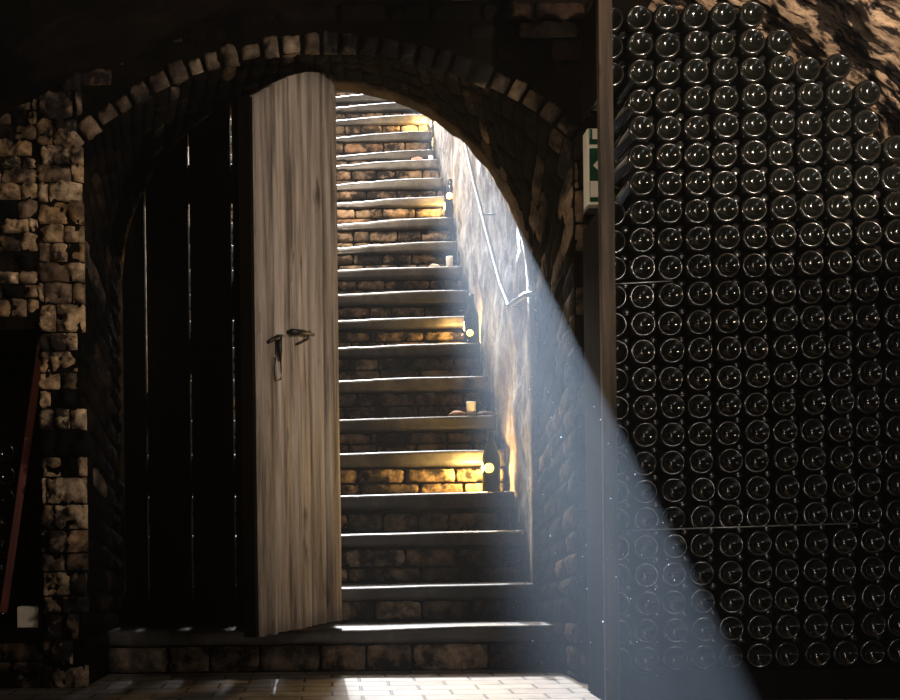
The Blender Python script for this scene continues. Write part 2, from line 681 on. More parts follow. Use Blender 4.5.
# wall filling above the inner arch, behind the reveal
bm = bmesh.new()
for k in range(40):
    a0, a1 = PI * k / 40, PI * (k + 1) / 40
    q = []
    for (a, R) in ((a0, R1), (a1, R1)):
        q.append((R * math.cos(a), ZI + R * math.sin(a)))
    f = bm.faces.new([bm.verts.new(p) for p in ((q[0][0], 4.36, q[0][1]), (q[1][0], 4.36, q[1][1]), (q[1][0], 4.36, 3.6), (q[0][0], 4.36, 3.6))])
struct(link('wall_inner', bm, M['mortar']))

# ------------------------------------------------------------------ staircase
edge_y = [627, 586, 533, 494, 452, 418, 378, 345, 318, 292, 268, 243, 220, 199, 180, 161.5, 152, 133.5, 116.5, 103.5, 93]
SD0, SGO = 4.05, .25
steps = []
for k, y in enumerate(edge_y):
    D = SD0 + SGO * k
    z = P(345, y, D).z
    steps.append((D, z))
for k in range(1):
    D, z = steps[-1]
    steps.append((D + SGO, z + .21))
SLOPE = (steps[-1][1] - steps[2][1]) / (steps[-1][0] - steps[2][0])
SX0, SX1 = -.95, .885
stair = tag(empty('staircase', (0, SD0, 0)), 'worn stone staircase climbing to daylight behind the arched cellar doorway', 'stairs')
rs = random.Random(21)


def wear(x, k):
    w = math.exp(-((x + .02) / .42) ** 2)
    return (.010 if k < 6 else .017 if k < 11 else .036) * w


zprev = 0.0
for k, (D, z) in enumerate(steps):
    x0, x1 = (SX0, SX1) if k > 0 else (-.915, .915)
    th = min(.075 + rs.uniform(-.012, .012), (z - zprev) * .42)
    zr = z - th
    # riser: rough masonry course(s)
    bm = bmesh.new()
    f = bm.faces.new([bm.verts.new(p) for p in ((x0, D + .012, zprev - .03), (x1, D + .012, zprev - .03), (x1, D + .012, zr + .01), (x0, D + .012, zr + .01))])
    f.material_index = 1
    hh = zr - zprev
    rows_n = 2 if hh > .115 else 1
    lay(bm, plane_map(D + .012), x0, x1, zprev, zr, rs.choice([.16, .2, .25]), hh / rows_n, rs, gap=.009, depth=.016, jit=.35, rough=.45, nx=6, ny=4)
    ri = link('riser', bm, [M['riser'], M['mortar']], stair, loc=(0, -SD0, 0))
    # tread slab with a worn, rounded nosing
    bm = bmesh.new()
    NX = 56
    Dn = steps[k + 1][0] if k + 1 < len(steps) else D + SGO
    ph = rs.uniform(0, 9)
    rows = []
    for i in range(NX + 1):
        x = x0 + (x1 - x0) * i / NX
        w = wear(x, k) * rs.uniform(.9, 1.1) + .004 * noise.noise(Vector((x * 3 + ph, k * 3.1, 0)))
        r = .020 + abs(w) * .55
        fd = D - .02 + .006 * noise.noise(Vector((x * 5, k * 7.7, 3))) + w * .25
        zz = z - w * .75 + (.010 if k > 11 else .003) * (x / .9)
        row = []
        row.append((x, Dn + .03, z - .002))
        row.append((x, fd + .10, zz + w * .25))
        for q in range(7):
            a = (PI / 2) * q / 6
            row.append((x, fd + r - r * math.sin(a), zz - r + r * math.cos(a)))
        low = zr + .006 * noise.noise(Vector((x * 6, k * 5.3, 8)))
        row.append((x, fd + .002, (low + zz - r) / 2))
        row.append((x, fd, low + .008))
        row.append((x, fd + .012, low))
        row.append((x, Dn + .03, zr))
        rows.append([bm.verts.new(p) for p in row])
    for i in range(NX):
        for q in range(len(rows[0]) - 1):
            bm.faces.new((rows[i][q], rows[i][q + 1], rows[i + 1][q + 1], rows[i + 1][q]))
    bm.faces.new(rows[0])
    bm.faces.new(rows[-1])
    link('tread', bm, M['tread'], stair, loc=(0, -SD0, 0))
    zprev = z
ZTOP = zprev
DTOP = steps[-1][0]


def step_z(D):
    return max([0] + [z for (d, z) in steps if d <= D + 1e-6])


# stairwell walls and sloping ceiling
def well_wall(name, X, sgn, material, D0w=4.40, D1w=10.6, cellD=.032):
    bm = bmesh.new()
    nD, nH = int((D1w - D0w) / cellD), 120
    g = []
    for i in range(nD + 1):
        D = D0w + (D1w - D0w) * i / nD
        base = max(-.05, (D - 4.6) * SLOPE - .35)
        row = []
        for j in range(nH + 1):
            zz = base + 3.6 * j / nH
            p = Vector((X, D, zz))
            h = .030 * noise.fractal(Vector((D * 3.2, zz * 3.2, 1.7)), .9, 2.0, 4) + .016 * noise.noise(Vector((D * 13, zz * 7, 2.2))) + .009 * noise.noise(Vector((D * 34, zz * 15, 5)))
            row.append(bm.verts.new((X + sgn * h * .8, D, zz)))
        g.append(row)
    for i in range(nD):
        for j in range(nH):
            bm.faces.new((g[i][j], g[i + 1][j], g[i + 1][j + 1], g[i][j + 1]))
    return struct(link(name, bm, material))


well_wall('wall_stairwell_right', SX1 + .028, -1, M['whitewash'])
well_wall('wall_stairwell_left', SX0 - .02, 1, M['whitewash'])
bm = bmesh.new()
q = [(SX0 - .1, 4.40, 3.02), (SX1 + .1, 4.40, 3.02), (SX1 + .1, 10.0, 3.02 + 5.6 * SLOPE), (SX0 - .1, 10.0, 3.02 + 5.6 * SLOPE)]
bm.faces.new([bm.verts.new(p) for p in q])
struct(link('ceiling_stairwell', bm, M['whitewash']))

# ------------------------------------------------------------------ doors
# closed leaf: planks with daylight between them
DD = 4.235
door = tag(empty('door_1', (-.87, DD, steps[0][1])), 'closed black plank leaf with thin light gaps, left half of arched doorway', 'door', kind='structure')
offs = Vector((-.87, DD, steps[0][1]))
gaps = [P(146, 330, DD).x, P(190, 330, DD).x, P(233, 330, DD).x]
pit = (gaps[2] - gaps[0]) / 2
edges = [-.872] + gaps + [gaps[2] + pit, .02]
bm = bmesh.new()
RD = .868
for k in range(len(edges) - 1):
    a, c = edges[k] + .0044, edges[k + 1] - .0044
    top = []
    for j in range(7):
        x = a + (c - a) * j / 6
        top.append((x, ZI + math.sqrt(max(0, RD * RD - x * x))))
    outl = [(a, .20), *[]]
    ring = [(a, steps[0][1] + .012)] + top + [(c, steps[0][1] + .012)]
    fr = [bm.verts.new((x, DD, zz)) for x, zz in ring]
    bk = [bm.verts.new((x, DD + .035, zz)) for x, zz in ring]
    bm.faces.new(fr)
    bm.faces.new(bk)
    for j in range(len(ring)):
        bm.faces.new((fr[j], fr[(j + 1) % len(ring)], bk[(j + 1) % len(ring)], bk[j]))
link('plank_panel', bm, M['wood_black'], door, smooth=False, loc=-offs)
for (ya, yb) in ((165, 203), (459, 493), (587, 617)):
    z1, z0 = P(190, ya, DD + .04).z, P(190, yb, DD + .04).z
    xl = -.85 if z1 < 1.9 else -math.sqrt(max(.01, RD * RD - (z1 - ZI) ** 2)) + .01
    bm = bmesh.new()
    box(bm, xl, .015, DD + .036, DD + .062, z0, z1, .003)
    link('rail', bm, M['wood_black'], door, smooth=False, loc=-offs)
pa, pb, pc = P(233, 300, DD + .04), P(146, 412, DD + .04), None
sl = (pa.z - pb.z) / (pa.x - pb.x)
bm = bmesh.new()
zt, zb = P(190, 203, DD + .04).z, P(190, 459, DD + .04).z
hw = (P(190, 338, DD).z - P(190, 373, DD).z) / 2
xa = pa.x + (zt - hw - pa.z) / sl
xb = pa.x + (zb + hw - pa.z) / sl
xb = max(xb, -.86)
poly = [(xb, pa.z + (xb - pa.x) * sl - hw), (xb, pa.z + (xb - pa.x) * sl + hw), (xa, zt), (min(xa, .01), zt - 2 * hw)]
fr = [bm.verts.new((x, DD + .037, zz)) for x, zz in poly]
bk = [bm.verts.new((x, DD + .061, zz)) for x, zz in poly]
bm.faces.new(fr)
bm.faces.new(bk)
for j in range(4):
    bm.faces.new((fr[j], fr[(j + 1) % 4], bk[(j + 1) % 4], bk[j]))
link('brace', bm, M['wood_black'], door, smooth=False, loc=-offs)

# open leaf: hinged at the middle of the doorway, swung out towards the cellar
HX, HD = P(333, 350, 4.12).x, 4.12
FX, FD = P(249.5, 350, 3.50).x, 3.50
LW = math.hypot(FX - HX, FD - HD)
leaf = tag(empty('door_2', (HX, HD, .205)), 'open weathered grey oak door leaf with iron latch, swung into the cellar', 'door', kind='structure')
leaf.rotation_euler = (0, 0, math.atan2(FD - HD, FX - HX))   # local x runs from hinge to free edge; local +y faces the daylight side
# which local side looks at the camera
ang = leaf.rotation_euler.z
ny = Vector((-math.sin(ang), math.cos(ang)))
VIS = 1 if ny.dot(Vector((0 - (HX + FX) / 2, 0 - (HD + FD) / 2))) > 0 else -1


TOPS = []
for (px_, py_) in ((336, 80), (328, 76.5), (316, 74), (302, 73), (288, 76), (272, 83), (253, 94.5)):
    dx_ = (px_ - VX) / FPX + ROLL * (VY - py_) / FPX
    t_ = (HX - dx_ * HD) / (dx_ * (FD - HD) - (FX - HX))
    TOPS.append((t_ * LW, P(px_, py_, HD + (FD - HD) * t_).z - .205))


def leaf_top(u):
    """measured arched head of the leaf"""
    if u <= TOPS[0][0]:
        return TOPS[0][1]
    for (a_, za_), (c_, zc_) in zip(TOPS, TOPS[1:]):
        if u <= c_:
            return za_ + (zc_ - za_) * (u - a_) / (c_ - a_)
    return TOPS[-1][1] - (u - TOPS[-1][0]) * .5


bm = bmesh.new()
widths = [.125, .145, .15, .125, .143]
tot = sum(widths)
u = 0
rl = random.Random(2)
for k, w in enumerate(widths):
    w = w * LW / tot
    a, c = u + .004, u + w - .004
    u += w
    front = .026 + rl.uniform(-.003, .004)
    NZ = 30
    cols = []
    ring = []
    NU = 6
    uu = [a, a + .005] + [a + .005 + (c - a - .01) * j / NU for j in range(1, NU)] + [c - .005, c]
    gridf = []
    for j in range(NZ + 1):
        row = []
        for i, x in enumerate(uu):
            zt_ = leaf_top(x)
            zz = rl.uniform(-.004, .004) * (0 if j else 1) + zt_ * j / NZ
            d = front - (.006 if i in (0, len(uu) - 1) else 0) + .0025 * noise.noise(Vector((x * 30 + k * 9, zz * 2.2, 4)))
            row.append(bm.verts.new((x, VIS * d, zz)))
        gridf.append(row)
    gb = []
    for j in (0, NZ):
        gb.append([bm.verts.new((x, -VIS * .02, leaf_top(x) * j / NZ)) for x in uu])
    for j in range(NZ):
        for i in range(len(uu) - 1):
            bm.faces.new((gridf[j][i], gridf[j][i + 1], gridf[j + 1][i + 1], gridf[j + 1][i]))
    for i in range(len(uu) - 1):
        bm.faces.new((gb[0][i], gb[0][i + 1], gb[1][i + 1], gb[1][i]))
        bm.faces.new((gb[0][i], gb[0][i + 1], gridf[0][i + 1], gridf[0][i]))
        bm.faces.new((gb[1][i], gb[1][i + 1], gridf[NZ][i + 1], gridf[NZ][i]))
    for i in (0, len(uu) - 1):
        bm.faces.new([gridf[j][i] for j in range(NZ + 1)] + [gb[1][i], gb[0][i]])
link('plank_panel', bm, M['wood_grey'], leaf)
# dark stile on the free edge
bm = bmesh.new()
box(bm, LW + .001, LW + .022, -.024, .024, .0, leaf_top(LW) - .01, .002)
link('edge_strip', bm, M['wood_black'], leaf, smooth=False)


def leaf_t(px):
    dx = (px - VX) / FPX + .0024
    ex, ed = FX - HX, FD - HD
    return (HX - dx * HD) / (dx * ed - ex) * LW


def leaf_pt(px, py, out=0.0):
    t = leaf_t(px)
    D = HD + (FD - HD) * t / LW
    return Vector((t, VIS * (.03 + out), P(px, py, D).z - .205))


# iron pull ring on a cross bar, and a hanging hasp
bm = bmesh.new()
a, c = leaf_pt(280, 333, .018), leaf_pt(302, 336, .018)
tube(bm, [a, (a + c) / 2 + Vector((0, VIS * .006, .004)), c], [.012, .009, .007], 8)
for p in (leaf_pt(281, 333), leaf_pt(298, 334)):
    tube(bm, [p - Vector((0, VIS * .01, 0)), p + Vector((0, VIS * .024, 0))], .008, 8)
tube(bm, [leaf_pt(298, 335, .02), leaf_pt(293, 341, .03), leaf_pt(287, 345, .012)], .005, 8)
tag(link('pull_bar', bm, M['iron'], leaf), 'black iron pull bar')
bm = bmesh.new()
tube(bm, [leaf_pt(259, 343, .008), leaf_pt(266, 338, .018), leaf_pt(273, 337, .008)], [.006, .009, .006], 8)
tube(bm, [leaf_pt(268, 338, .016), leaf_pt(269, 352, .014), leaf_pt(271, 362, .008)], [.011, .009, .005], 8)
tube(bm, [leaf_pt(271, 360, .008), leaf_pt(272, 372, .006), leaf_pt(271.5, 380, .006), leaf_pt(266, 381, .006), leaf_pt(265, 371, .006), leaf_pt(266, 358, .008)], .003, 6)
tag(link('hasp', bm, M['iron'], leaf), 'hanging black iron hasp')

# ------------------------------------------------------------------ handrail on the right-hand stair wall
bm = bmesh.new()
hp = []
for (px, py) in ((507, 302), (500, 284), (493, 258), (487, 235), (480, 207), (473, 180), (467, 152)):
    hp.append(P(px, py, .815 / ((px - VX) / FPX + ROLL * (VY - py) / FPX)))
d = (hp[-1] - hp[2]).normalized()
ext = [hp[-1] + d * q for q in (.8, 1.6, 2.4)]
end = [Vector((.815, hp[0].y - .035, hp[0].z - .030)), Vector((.815, hp[0].y - .12, hp[0].z - .035)), Vector((.845, hp[0].y - .26, hp[0].z - .03)), Vector((.90, hp[0].y - .29, hp[0].z - .03))]
tube(bm, list(reversed(end)) + hp + ext, .0125, 10)
rail = link('handrail', bm, M['rail'])
tag(rail, 'thin grey metal handrail fixed along the right stair wall', 'handrail')
for q in (hp[0] + Vector((0, .05, .03)), hp[4], ext[0]):
    bm = bmesh.new()
    tube(bm, [q + Vector((0, 0, -.008)), q + Vector((.02, 0, -.04)), q + Vector((.08, 0, -.04))], .006, 8)
    link('bracket', bm, M['rail'], rail)

# ------------------------------------------------------------------ bottles
BR = .044
base_prof = [(0.0, .0215), (.003, .02135), (.007, .0208), (.012, .0193), (.018, .0165), (.024, .0125), (.030, .0072), (.0338, .0026), (.0354, .0006), (.0372, 0.0),
             (.0395, .0009), (.0418, .0034), (.0434, .0075), (BR, .014), (BR, .10), (BR, .172), (.0415, .192), (.034, .214), (.025, .234), (.019, .252), (.0155, .272),
             (.0148, .283), (.0168, .285), (.0168, .296), (.0145, .2985), (0, .299)]
bm = bmesh.new()
mi = []
for i in range(len(base_prof) - 1):
    rmid = (base_prof[i][0] + base_prof[i + 1][0]) / 2
    mi.append(1 if (i >= 6 and i <= 12) else 0)
lathe(bm, base_prof, 32, mi)
proto_b = link('wine_bottle', bm, [M['glass'], M['glass_rim']])
bottle_mesh = proto_b.data

cap_prof = [(0, .3), (.011, .3), (.0142, .298), (.0147, .294), (.0148, .29)]
bm = bmesh.new()
pp = list(base_prof[9:-4]) + [(.0148, .285), (.0148, .293), (.0140, .2985), (.011, .3005), (0, .301)]
pp = [(0, .004)] + pp
lathe(bm, pp, 20, [0] * (len(pp) - 6) + [0, 1, 1, 1, 1])
neck_mesh = bpy.data.meshes.new('wine_bottle_cap_out')
bmesh.ops.recalc_face_normals(bm, faces=bm.faces)
bm.to_mesh(neck_mesh)
bm.free()
neck_mesh.materials.append(M['glass'])
neck_mesh.materials.append(M['cap'])
for p in neck_mesh.polygons:
    p.use_smooth = True

ORD = ['first', 'second', 'third', 'fourth', 'fifth', 'sixth', 'seventh', 'eighth', 'ninth', 'tenth', 'eleventh', 'twelfth', 'thirteenth', 'fourteenth', 'fifteenth',
       'sixteenth', 'seventeenth', 'eighteenth', 'nineteenth', 'twentieth']
RK = 3.30
NROW, NCOL = 24, 11
first = P(611.5, 17.0, RK)
pitch_x = 28.25 / 1000 * RK
pitch_z = 27.95 / 1000 * RK
RSL = -.016          # the rows climb slightly to the right


def slot(i, j):
    x = first.x + j * pitch_x
    z = first.z - i * pitch_z + .017 * j * pitch_x
    return x, z


LOWRAIL = 19          # rows from here on lie below the lower rail
UPRAIL = 10
rb = random.Random(77)
n_ind = 0
used = False
ROT = Matrix.Rotation(-PI / 2, 4, 'X')         # bottle axis (local z) to +Y
for i in range(NROW):
    for j in range(NCOL):
        x, z = slot(i, j)
        if z + BR > vault_z(x + BR * .4) - .0:
            continue
        if z - BR < .012 or (j == 0 and 3 <= i <= 6):
            continue
        if not used:
            o = proto_b
            used = True
        else:
            o = proto_b.copy()
            COL.objects.link(o)
        tilt = Matrix.Rotation(rb.gauss(0, .030), 4, 'X') @ Matrix.Rotation(rb.gauss(0, .030), 4, 'Z')
        o.matrix_world = Matrix.Translation((x + rb.uniform(-.0015, .0015), RK + rb.uniform(-.010, .010), z + rb.uniform(-.001, .001))) @ tilt @ ROT @ Matrix.Rotation(rb.uniform(0, 6.28), 4, 'Z')
        if i < UPRAIL:
            rw_ = ORD[i] + ' row from the top'
        elif i < LOWRAIL:
            rw_ = ORD[LOWRAIL - 1 - i] + ' row above the lower rail'
        else:
            rw_ = ORD[i - LOWRAIL] + ' row below the lower rail'
        col_ = 'next to the rack post' if j == 0 else ORD[j] + ' from the rack post'
        tag(o, 'dark bottle lying base-out, %s, %s' % (col_, rw_), 'bottle', 'wine bottles stacked base-out in the tall rack')
        n_ind += 1

# bottles lying the other way: only their capped necks show between the bases
nk = []
for i in range(NROW - 1):
    for j in range(NCOL - 1):
        x, z = slot(i, j)
        x += pitch_x / 2
        z += -pitch_z / 2 + .017 * pitch_x / 2
        if z + BR > vault_z(x + BR * .6) - .04 or z < .06 or (j == 0 and 2 <= i <= 6):
            continue
        nk.append((i, j, x, z))
ROTN = Matrix.Rotation(PI / 2, 4, 'X')         # cap towards -Y


def neck_matrix(x, z, r):
    return Matrix.Translation((x, RK + .035 + .301 + r.uniform(-.006, .012), z)) @ ROTN


rn = random.Random(4)
rn.shuffle(nk)
nk.sort(key=lambda q: (q[2] - .9) ** 2 + (q[3] - .6) ** 2)
left = max(0, 300 - n_ind)
for (i, j, x, z) in nk[:left]:
    o = bpy.data.objects.new('wine_bottle', neck_mesh)
    COL.objects.link(o)
    o.matrix_world = neck_matrix(x, z, rn)
    if i < UPRAIL:
        rw_ = ORD[i] + ' row from the top'
    elif i < LOWRAIL:
        rw_ = ORD[LOWRAIL - 1 - i] + ' row above the lower rail'
    else:
        rw_ = ORD[i - LOWRAIL] + ' row below the lower rail'
    tag(o, 'capped neck tucked right of %s base from post, %s' % (ORD[j], rw_), 'bottle', 'capped necks between the bottle bases')
bm = bmesh.new()
for (i, j, x, z) in nk[left:]:
    mtx = neck_matrix(x, z, rn)
    a = len(bm.verts)
    bm.from_mesh(neck_mesh)
    bm.verts.ensure_lookup_table()
    bmesh.ops.transform(bm, matrix=mtx, verts=bm.verts[a:])
o = link('bottle_necks', bm, [M['glass'], M['cap']])
tag(o, 'remaining capped bottle necks showing as specks between the racked bottle bases', 'bottles', kind='stuff')

# low sleeper that carries the stack
bm = bmesh.new()
xa_, za_ = slot(NROW - 1, 0)
xb_, zb_ = slot(NROW - 1, NCOL - 1)
sl_ = (zb_ - za_) / (xb_ - xa_)
xe = XR - .05
q_ = [(xa_ - BR + .02, za_ - BR - .006), (xe, za_ + (xe - xa_) * sl_ - BR - .006)]
v_ = [bm.verts.new((x, y, z)) for (x, zt) in q_ for y in (RK - .02, RK + .30) for z in (0.0, zt)]
for f_ in ((0, 1, 5, 4), (2, 3, 7, 6), (1, 3, 7, 5), (0, 2, 6, 4), (0, 1, 3, 2), (4, 5, 7, 6)):
    bm.faces.new([v_[k] for k in f_])
tag(link('timber_sleeper', bm, M['wood_black'], smooth=False), 'low black timber sleeper on the floor under the bottle rack', 'timber')

# rack timber post and the two thin rails
pt, pbm = P(604.5, 20, RK - .03), P(611, 690, RK - .03)
pxm = (pt.x + pbm.x) / 2
bm = bmesh.new()
NZp = 24
box(bm, pxm - .0215, pxm + .0245, RK - .045, RK - .012, 0, vault_z(pxm) - .01, .004)
post = link('rack_post', bm, M['wood_post'], smooth=False)
for (ya, yb) in ((0, 98), (214, 700)):
    za, zb = P(604, ya, RK).z, max(.004, P(604, yb, RK).z)
    bm = bmesh.new()
    sx = first.x - BR - .012
    box(bm, sx, sx + .008, RK - .012, RK + .185, zb, min(za, vault_z(pxm) - .02), .001)
    link('cover_board', bm, M['wood_black'], post, smooth=False)  # added black boards, hiding glints of bottle sides left of the post
tag(post, 'tall square timber post standing at the left end of the bottle rack', 'post')
for nm, (xa, ya, xb, yb), lab in (('rack_rail', (640, 530.5, 857, 523.2), 'thin steel rail crossing low between bottle rows, the longer bright one'),
                                  ('rack_rail', (612, 284, 672, 281), 'short thin steel rail beside the post, high between bottle rows')):
    a, c = P(xa, ya, RK - .018), P(xb, yb, RK - .018)
    a.x = pxm + .0255
    a.z = a.z
    bm = bmesh.new()
    tube(bm, [a, (a + c) / 2, c, c + Vector((.006, .012, -.012)), c + Vector((.006, .03, -.014))], .0022, 8)
    tag(link(nm, bm, M['steel']), lab, 'rail')

# ------------------------------------------------------------------ lit bottles, candles and stones on the treads
lamp_prof = [(0, .012), (.02, .008), (.034, .001), (.040, 0), (.0435, .006), (.0445, .014), (.0445, .16), (.041, .185), (.032, .212), (.022, .238), (.017, .262), (.0150, .285),
             (.0172, .287), (.0172, .300), (.0145, .302), (0, .302)]
PLACE = [  # px, py of base, step index (0-based), label, bulb px/py, glass material
    (491.5, 494, 3, 'green bottle lamp glowing brightest, on the fourth step beside the right wall', (489.0, 468), 'glass_green', 1.25, 1.0),
    (471.5, 339, 7, 'dark bottle lamp with low round glow, halfway up the stairs', (470.0, 333), 'glass', .35, 1.0),
    (450.5, 214, 12, 'dark bottle lamp with glow at its shoulder, high on the stairs near the right wall', (449.5, 196), 'glass', .6, 1.0),
    (434.5, 127.5, 17, 'small bottle lamp peeping under the arch edge near the stair top', (424.5, 121), 'glass', 1.0, .75),
]
for (px, py, k, lab, bp_, gm, pw, sc_) in PLACE:
    D = steps[k][0] + .075
    x = P(px, py, D).x
    z = steps[k][1] - .002
    root = tag(empty('bottle_lamp', (x, D, z)), lab, 'lamp', 'glowing bottle lamps on the stairs')
    bm = bmesh.new()
    lathe(bm, [(r * sc_, h * sc_) for r, h in lamp_prof], 28)
    link('bottle_body', bm, M[gm], root)
    bq = P(bp_[0], bp_[1], D - .040) - Vector((x, D, z))
    bm = bmesh.new()
    bmesh.ops.create_uvsphere(bm, u_segments=20, v_segments=12, radius=.0235 * (1 if pw > .5 else .85))
    bmesh.ops.translate(bm, verts=bm.verts, vec=bq)
    tag(link('glowing_bulb', bm, M['glow'], root), 'round yellow glowing bulb')
    bm = bmesh.new()
    lathe(bm, [(.0178 * sc_, .270 * sc_), (.0185 * sc_, .303 * sc_), (0, .3045 * sc_)], 20)
    link('neck_foil', bm, M['cap'], root)
    ld = bpy.data.lights.new('bottle_light', 'POINT')
    ld.color = (1.0, .62, .18)
    ld.energy = 20.0 * pw
    ld.shadow_soft_size = .03
    lo = bpy.data.objects.new('bottle_light', ld)
    COL.objects.link(lo)
    lo.location = (x - .062, D + .045, z + .13)

CAN = [(430.7, 156, 15, .052, .020, 'small white pillar candle beside the pink stone near the stair top'),
       (449.5, 264, 10, .078, .023, 'white pillar candle halfway up the stairs, beside a cream stone'),
       (471.2, 414, 5, .082, .025, 'white pillar candle on the sixth step, between peach and brown stones')]
for (px, py, k, h, r, lab) in CAN:
    D = steps[k][0] + .055
    x = P(px, py, D).x
    root = tag(empty('candle', (x, D, steps[k][1] + .002)), lab, 'candle', 'white candles on the stairs')
    bm = bmesh.new()
    lathe(bm, [(0, 0), (r * .96, 0), (r, .003), (r * .985, h * .5), (r, h - .004), (r * .94, h), (r * .6, h - .006), (0, h - .008)], 24)
    link('wax_body', bm, M['wax'], root)
    bm = bmesh.new()
    tube(bm, [(0, 0, h - .012), (.001, 0, h + .002), (.003, 0, h + .010)], .0012, 6)
    link('wick', bm, M['wick'], root)

PEB = [(417, 157, 15, (.050, .035, .036), 'pebble_pink', 'rounded pink stone beside the topmost candle'),
       (434, 265, 10, (.036, .028, .026), 'pebble_cream', 'cream rounded stone left of the middle candle'),
       (457.5, 415, 5, (.046, .030, .030), 'pebble_peach', 'smooth peach stone just left of the lowest candle'),
       (450.5, 415, 5, (.020, .020, .012), 'pebble_brown', 'tiny brown stone left of the peach stone'),
       (485.5, 415, 5, (.062, .032, .026), 'pebble_brown', 'flat brown stone right of the lowest candle')]
for (px, py, k, (a, b_, c), mm, lab) in PEB:
    D = steps[k][0] + .05
    x = P(px, py, D).x
    bm = bmesh.new()
    bmesh.ops.create_icosphere(bm, subdivisions=3, radius=1)
    sd = rng.uniform(0, 20)
    for v in bm.verts:
        q = v.co * (1 + .22 * noise.noise(v.co * 1.6 + Vector((sd, 0, 0))))
        zz = q.z
        if zz < -.6:
            zz = -.6
        v.co = Vector((q.x * a, q.y * b_, (zz + .6) * c * .75))
    tag(link('stone', bm, M[mm], loc=(x, D, steps[k][1] + .001)), lab, 'stone')

# ------------------------------------------------------------------ exit sign box on the wall beside the post
SG = DF - .10
s_tl, s_br = P(588, 128, SG), P(588, 205, SG)
sx0 = P(588, 165, SG).x
sz1, sz0 = s_tl.z, s_br.z
sw = .15
sgn = tag(empty('exit_sign', (sx0 + sw / 2, DF, sz0)), 'green and white emergency exit sign box half hidden behind the rack post', 'sign')
so = -Vector((sx0 + sw / 2, DF, sz0))
bm = bmesh.new()
box(bm, sx0, sx0 + sw, SG + .004, DF - .03, sz0, sz1, .003)
link('sign_case', bm, M['sign_white'], sgn, smooth=False, loc=so)
bm = bmesh.new()
box(bm, sx0 + .02, sx0 + sw - .02, DF - .035, DF + .01, sz0 + .05, sz1 - .05)
link('wall_bracket', bm, M['sign_metal'], sgn, smooth=False, loc=so)
bm = bmesh.new()
box(bm, sx0 - .002, sx0 + sw + .002, SG, DF - .03, sz0 - .012, sz0 + .002, .002)
link('sign_base', bm, M['sign_metal'], sgn, smooth=False, loc=so)
bm = bmesh.new()
box(bm, sx0 + .006, sx0 + sw - .006, SG, SG + .006, sz0 + .012, sz1 - .004)
panel = link('sign_panel', bm, M['sign_green'], sgn, smooth=False, loc=so)


def sg_pt(px5, py5):
    """px5, py5 measured in the enlarged crop of the sign"""
    q = P(570 + px5 / 5.833, 110 + py5 / 5.833, SG)
    return q.x, q.z


for (a, b_, c, d_) in ((130, 110, 165, 170), (110, 203, 210, 222), (118, 415, 200, 508)):
    x0, z1 = sg_pt(a, b_)
    x1, z0 = sg_pt(c, d_)
    bm = bmesh.new()
    box(bm, x0, x1, SG - .0015, SG + .001, z0, z1)
    link('white_symbol', bm, M['sign_white'], panel, smooth=False)
bm = bmesh.new()
x0, zc = sg_pt(135, 322)
x1, zt_ = sg_pt(165, 290)
_, zb_ = sg_pt(165, 354)
fr = [bm.verts.new((x, SG - .0015, zz)) for x, zz in ((x0, zc), (x1, zt_), (x1, zb_))]
bk = [bm.verts.new((x, SG + .001, zz)) for x, zz in ((x0, zc), (x1, zt_), (x1, zb_))]
bm.faces.new(fr)
bm.faces.new(bk)
for j in range(3):
    bm.faces.new((fr[j], fr[(j + 1) % 3], bk[(j + 1) % 3], bk[j]))
link('arrow_symbol', bm, M['sign_white'], panel, smooth=False)
bm = bmesh.new()
x0, z1 = sg_pt(108, 115)
x1, z0 = sg_pt(118, 165)
box(bm, x0, x1, SG - .0012, SG + .001, z0, z1)
link('pale_symbol', bm, M['sign_pale'], panel, smooth=False)

# ------------------------------------------------------------------ left niche: leaning timber, bottles, small card box
a, c = P(3, 612, 3.78), P(44, 324, 3.84)
a.z = max(a.z, NICHE[2] + .006)
bm = bmesh.new()
d = (c - a)
L = d.length
box(bm, -.024, .024, -.014, .014, 0, L, .003)
o = link('timber', bm, M['wood_red'], smooth=False, loc=a)
o.rotation_euler = d.to_track_quat('Z', 'Y').to_euler()
tag(o, 'reddish squared timber leaning inside the dark niche beside the stone pier', 'timber')
bx = P(30, 616, 3.80)
bm = bmesh.new()
box(bm, -.040, .040, -.03, .03, 0, .076, .003)
bxo = link('card_box', bm, M['card'], smooth=False, loc=(bx.x, 3.80, NICHE[2] + .001))
tag(bxo, 'small cream card box standing on the sill of the dark niche', 'box')
bm = bmesh.new()
box(bm, -.038, .038, -.028, .028, .0755, .079, .001)
link('box_lid', bm, M['card'], bxo, smooth=False)
NBD = 3.965
b0 = NICHE[2] + BR + .001
for i in range(8):
    for j in range(3):
        x = -1.475 + j * .0935
        z = b0 + i * .0905
        if x > -1.18:
            continue
        o = proto_b.copy()
        COL.objects.link(o)
        o.data = bottle_mesh
        tilt = Matrix.Rotation(rb.gauss(0, .03), 4, 'X') @ Matrix.Rotation(rb.gauss(0, .03), 4, 'Z')
        o.matrix_world = Matrix.Translation((x, NBD + rb.uniform(-.012, .008), z)) @ tilt @ ROT
        tag(o, 'dark bottle stacked in the left niche, %s layer up, %s from the left' % (ORD[i], ORD[j]), 'bottle', 'bottles stacked in the left niche')

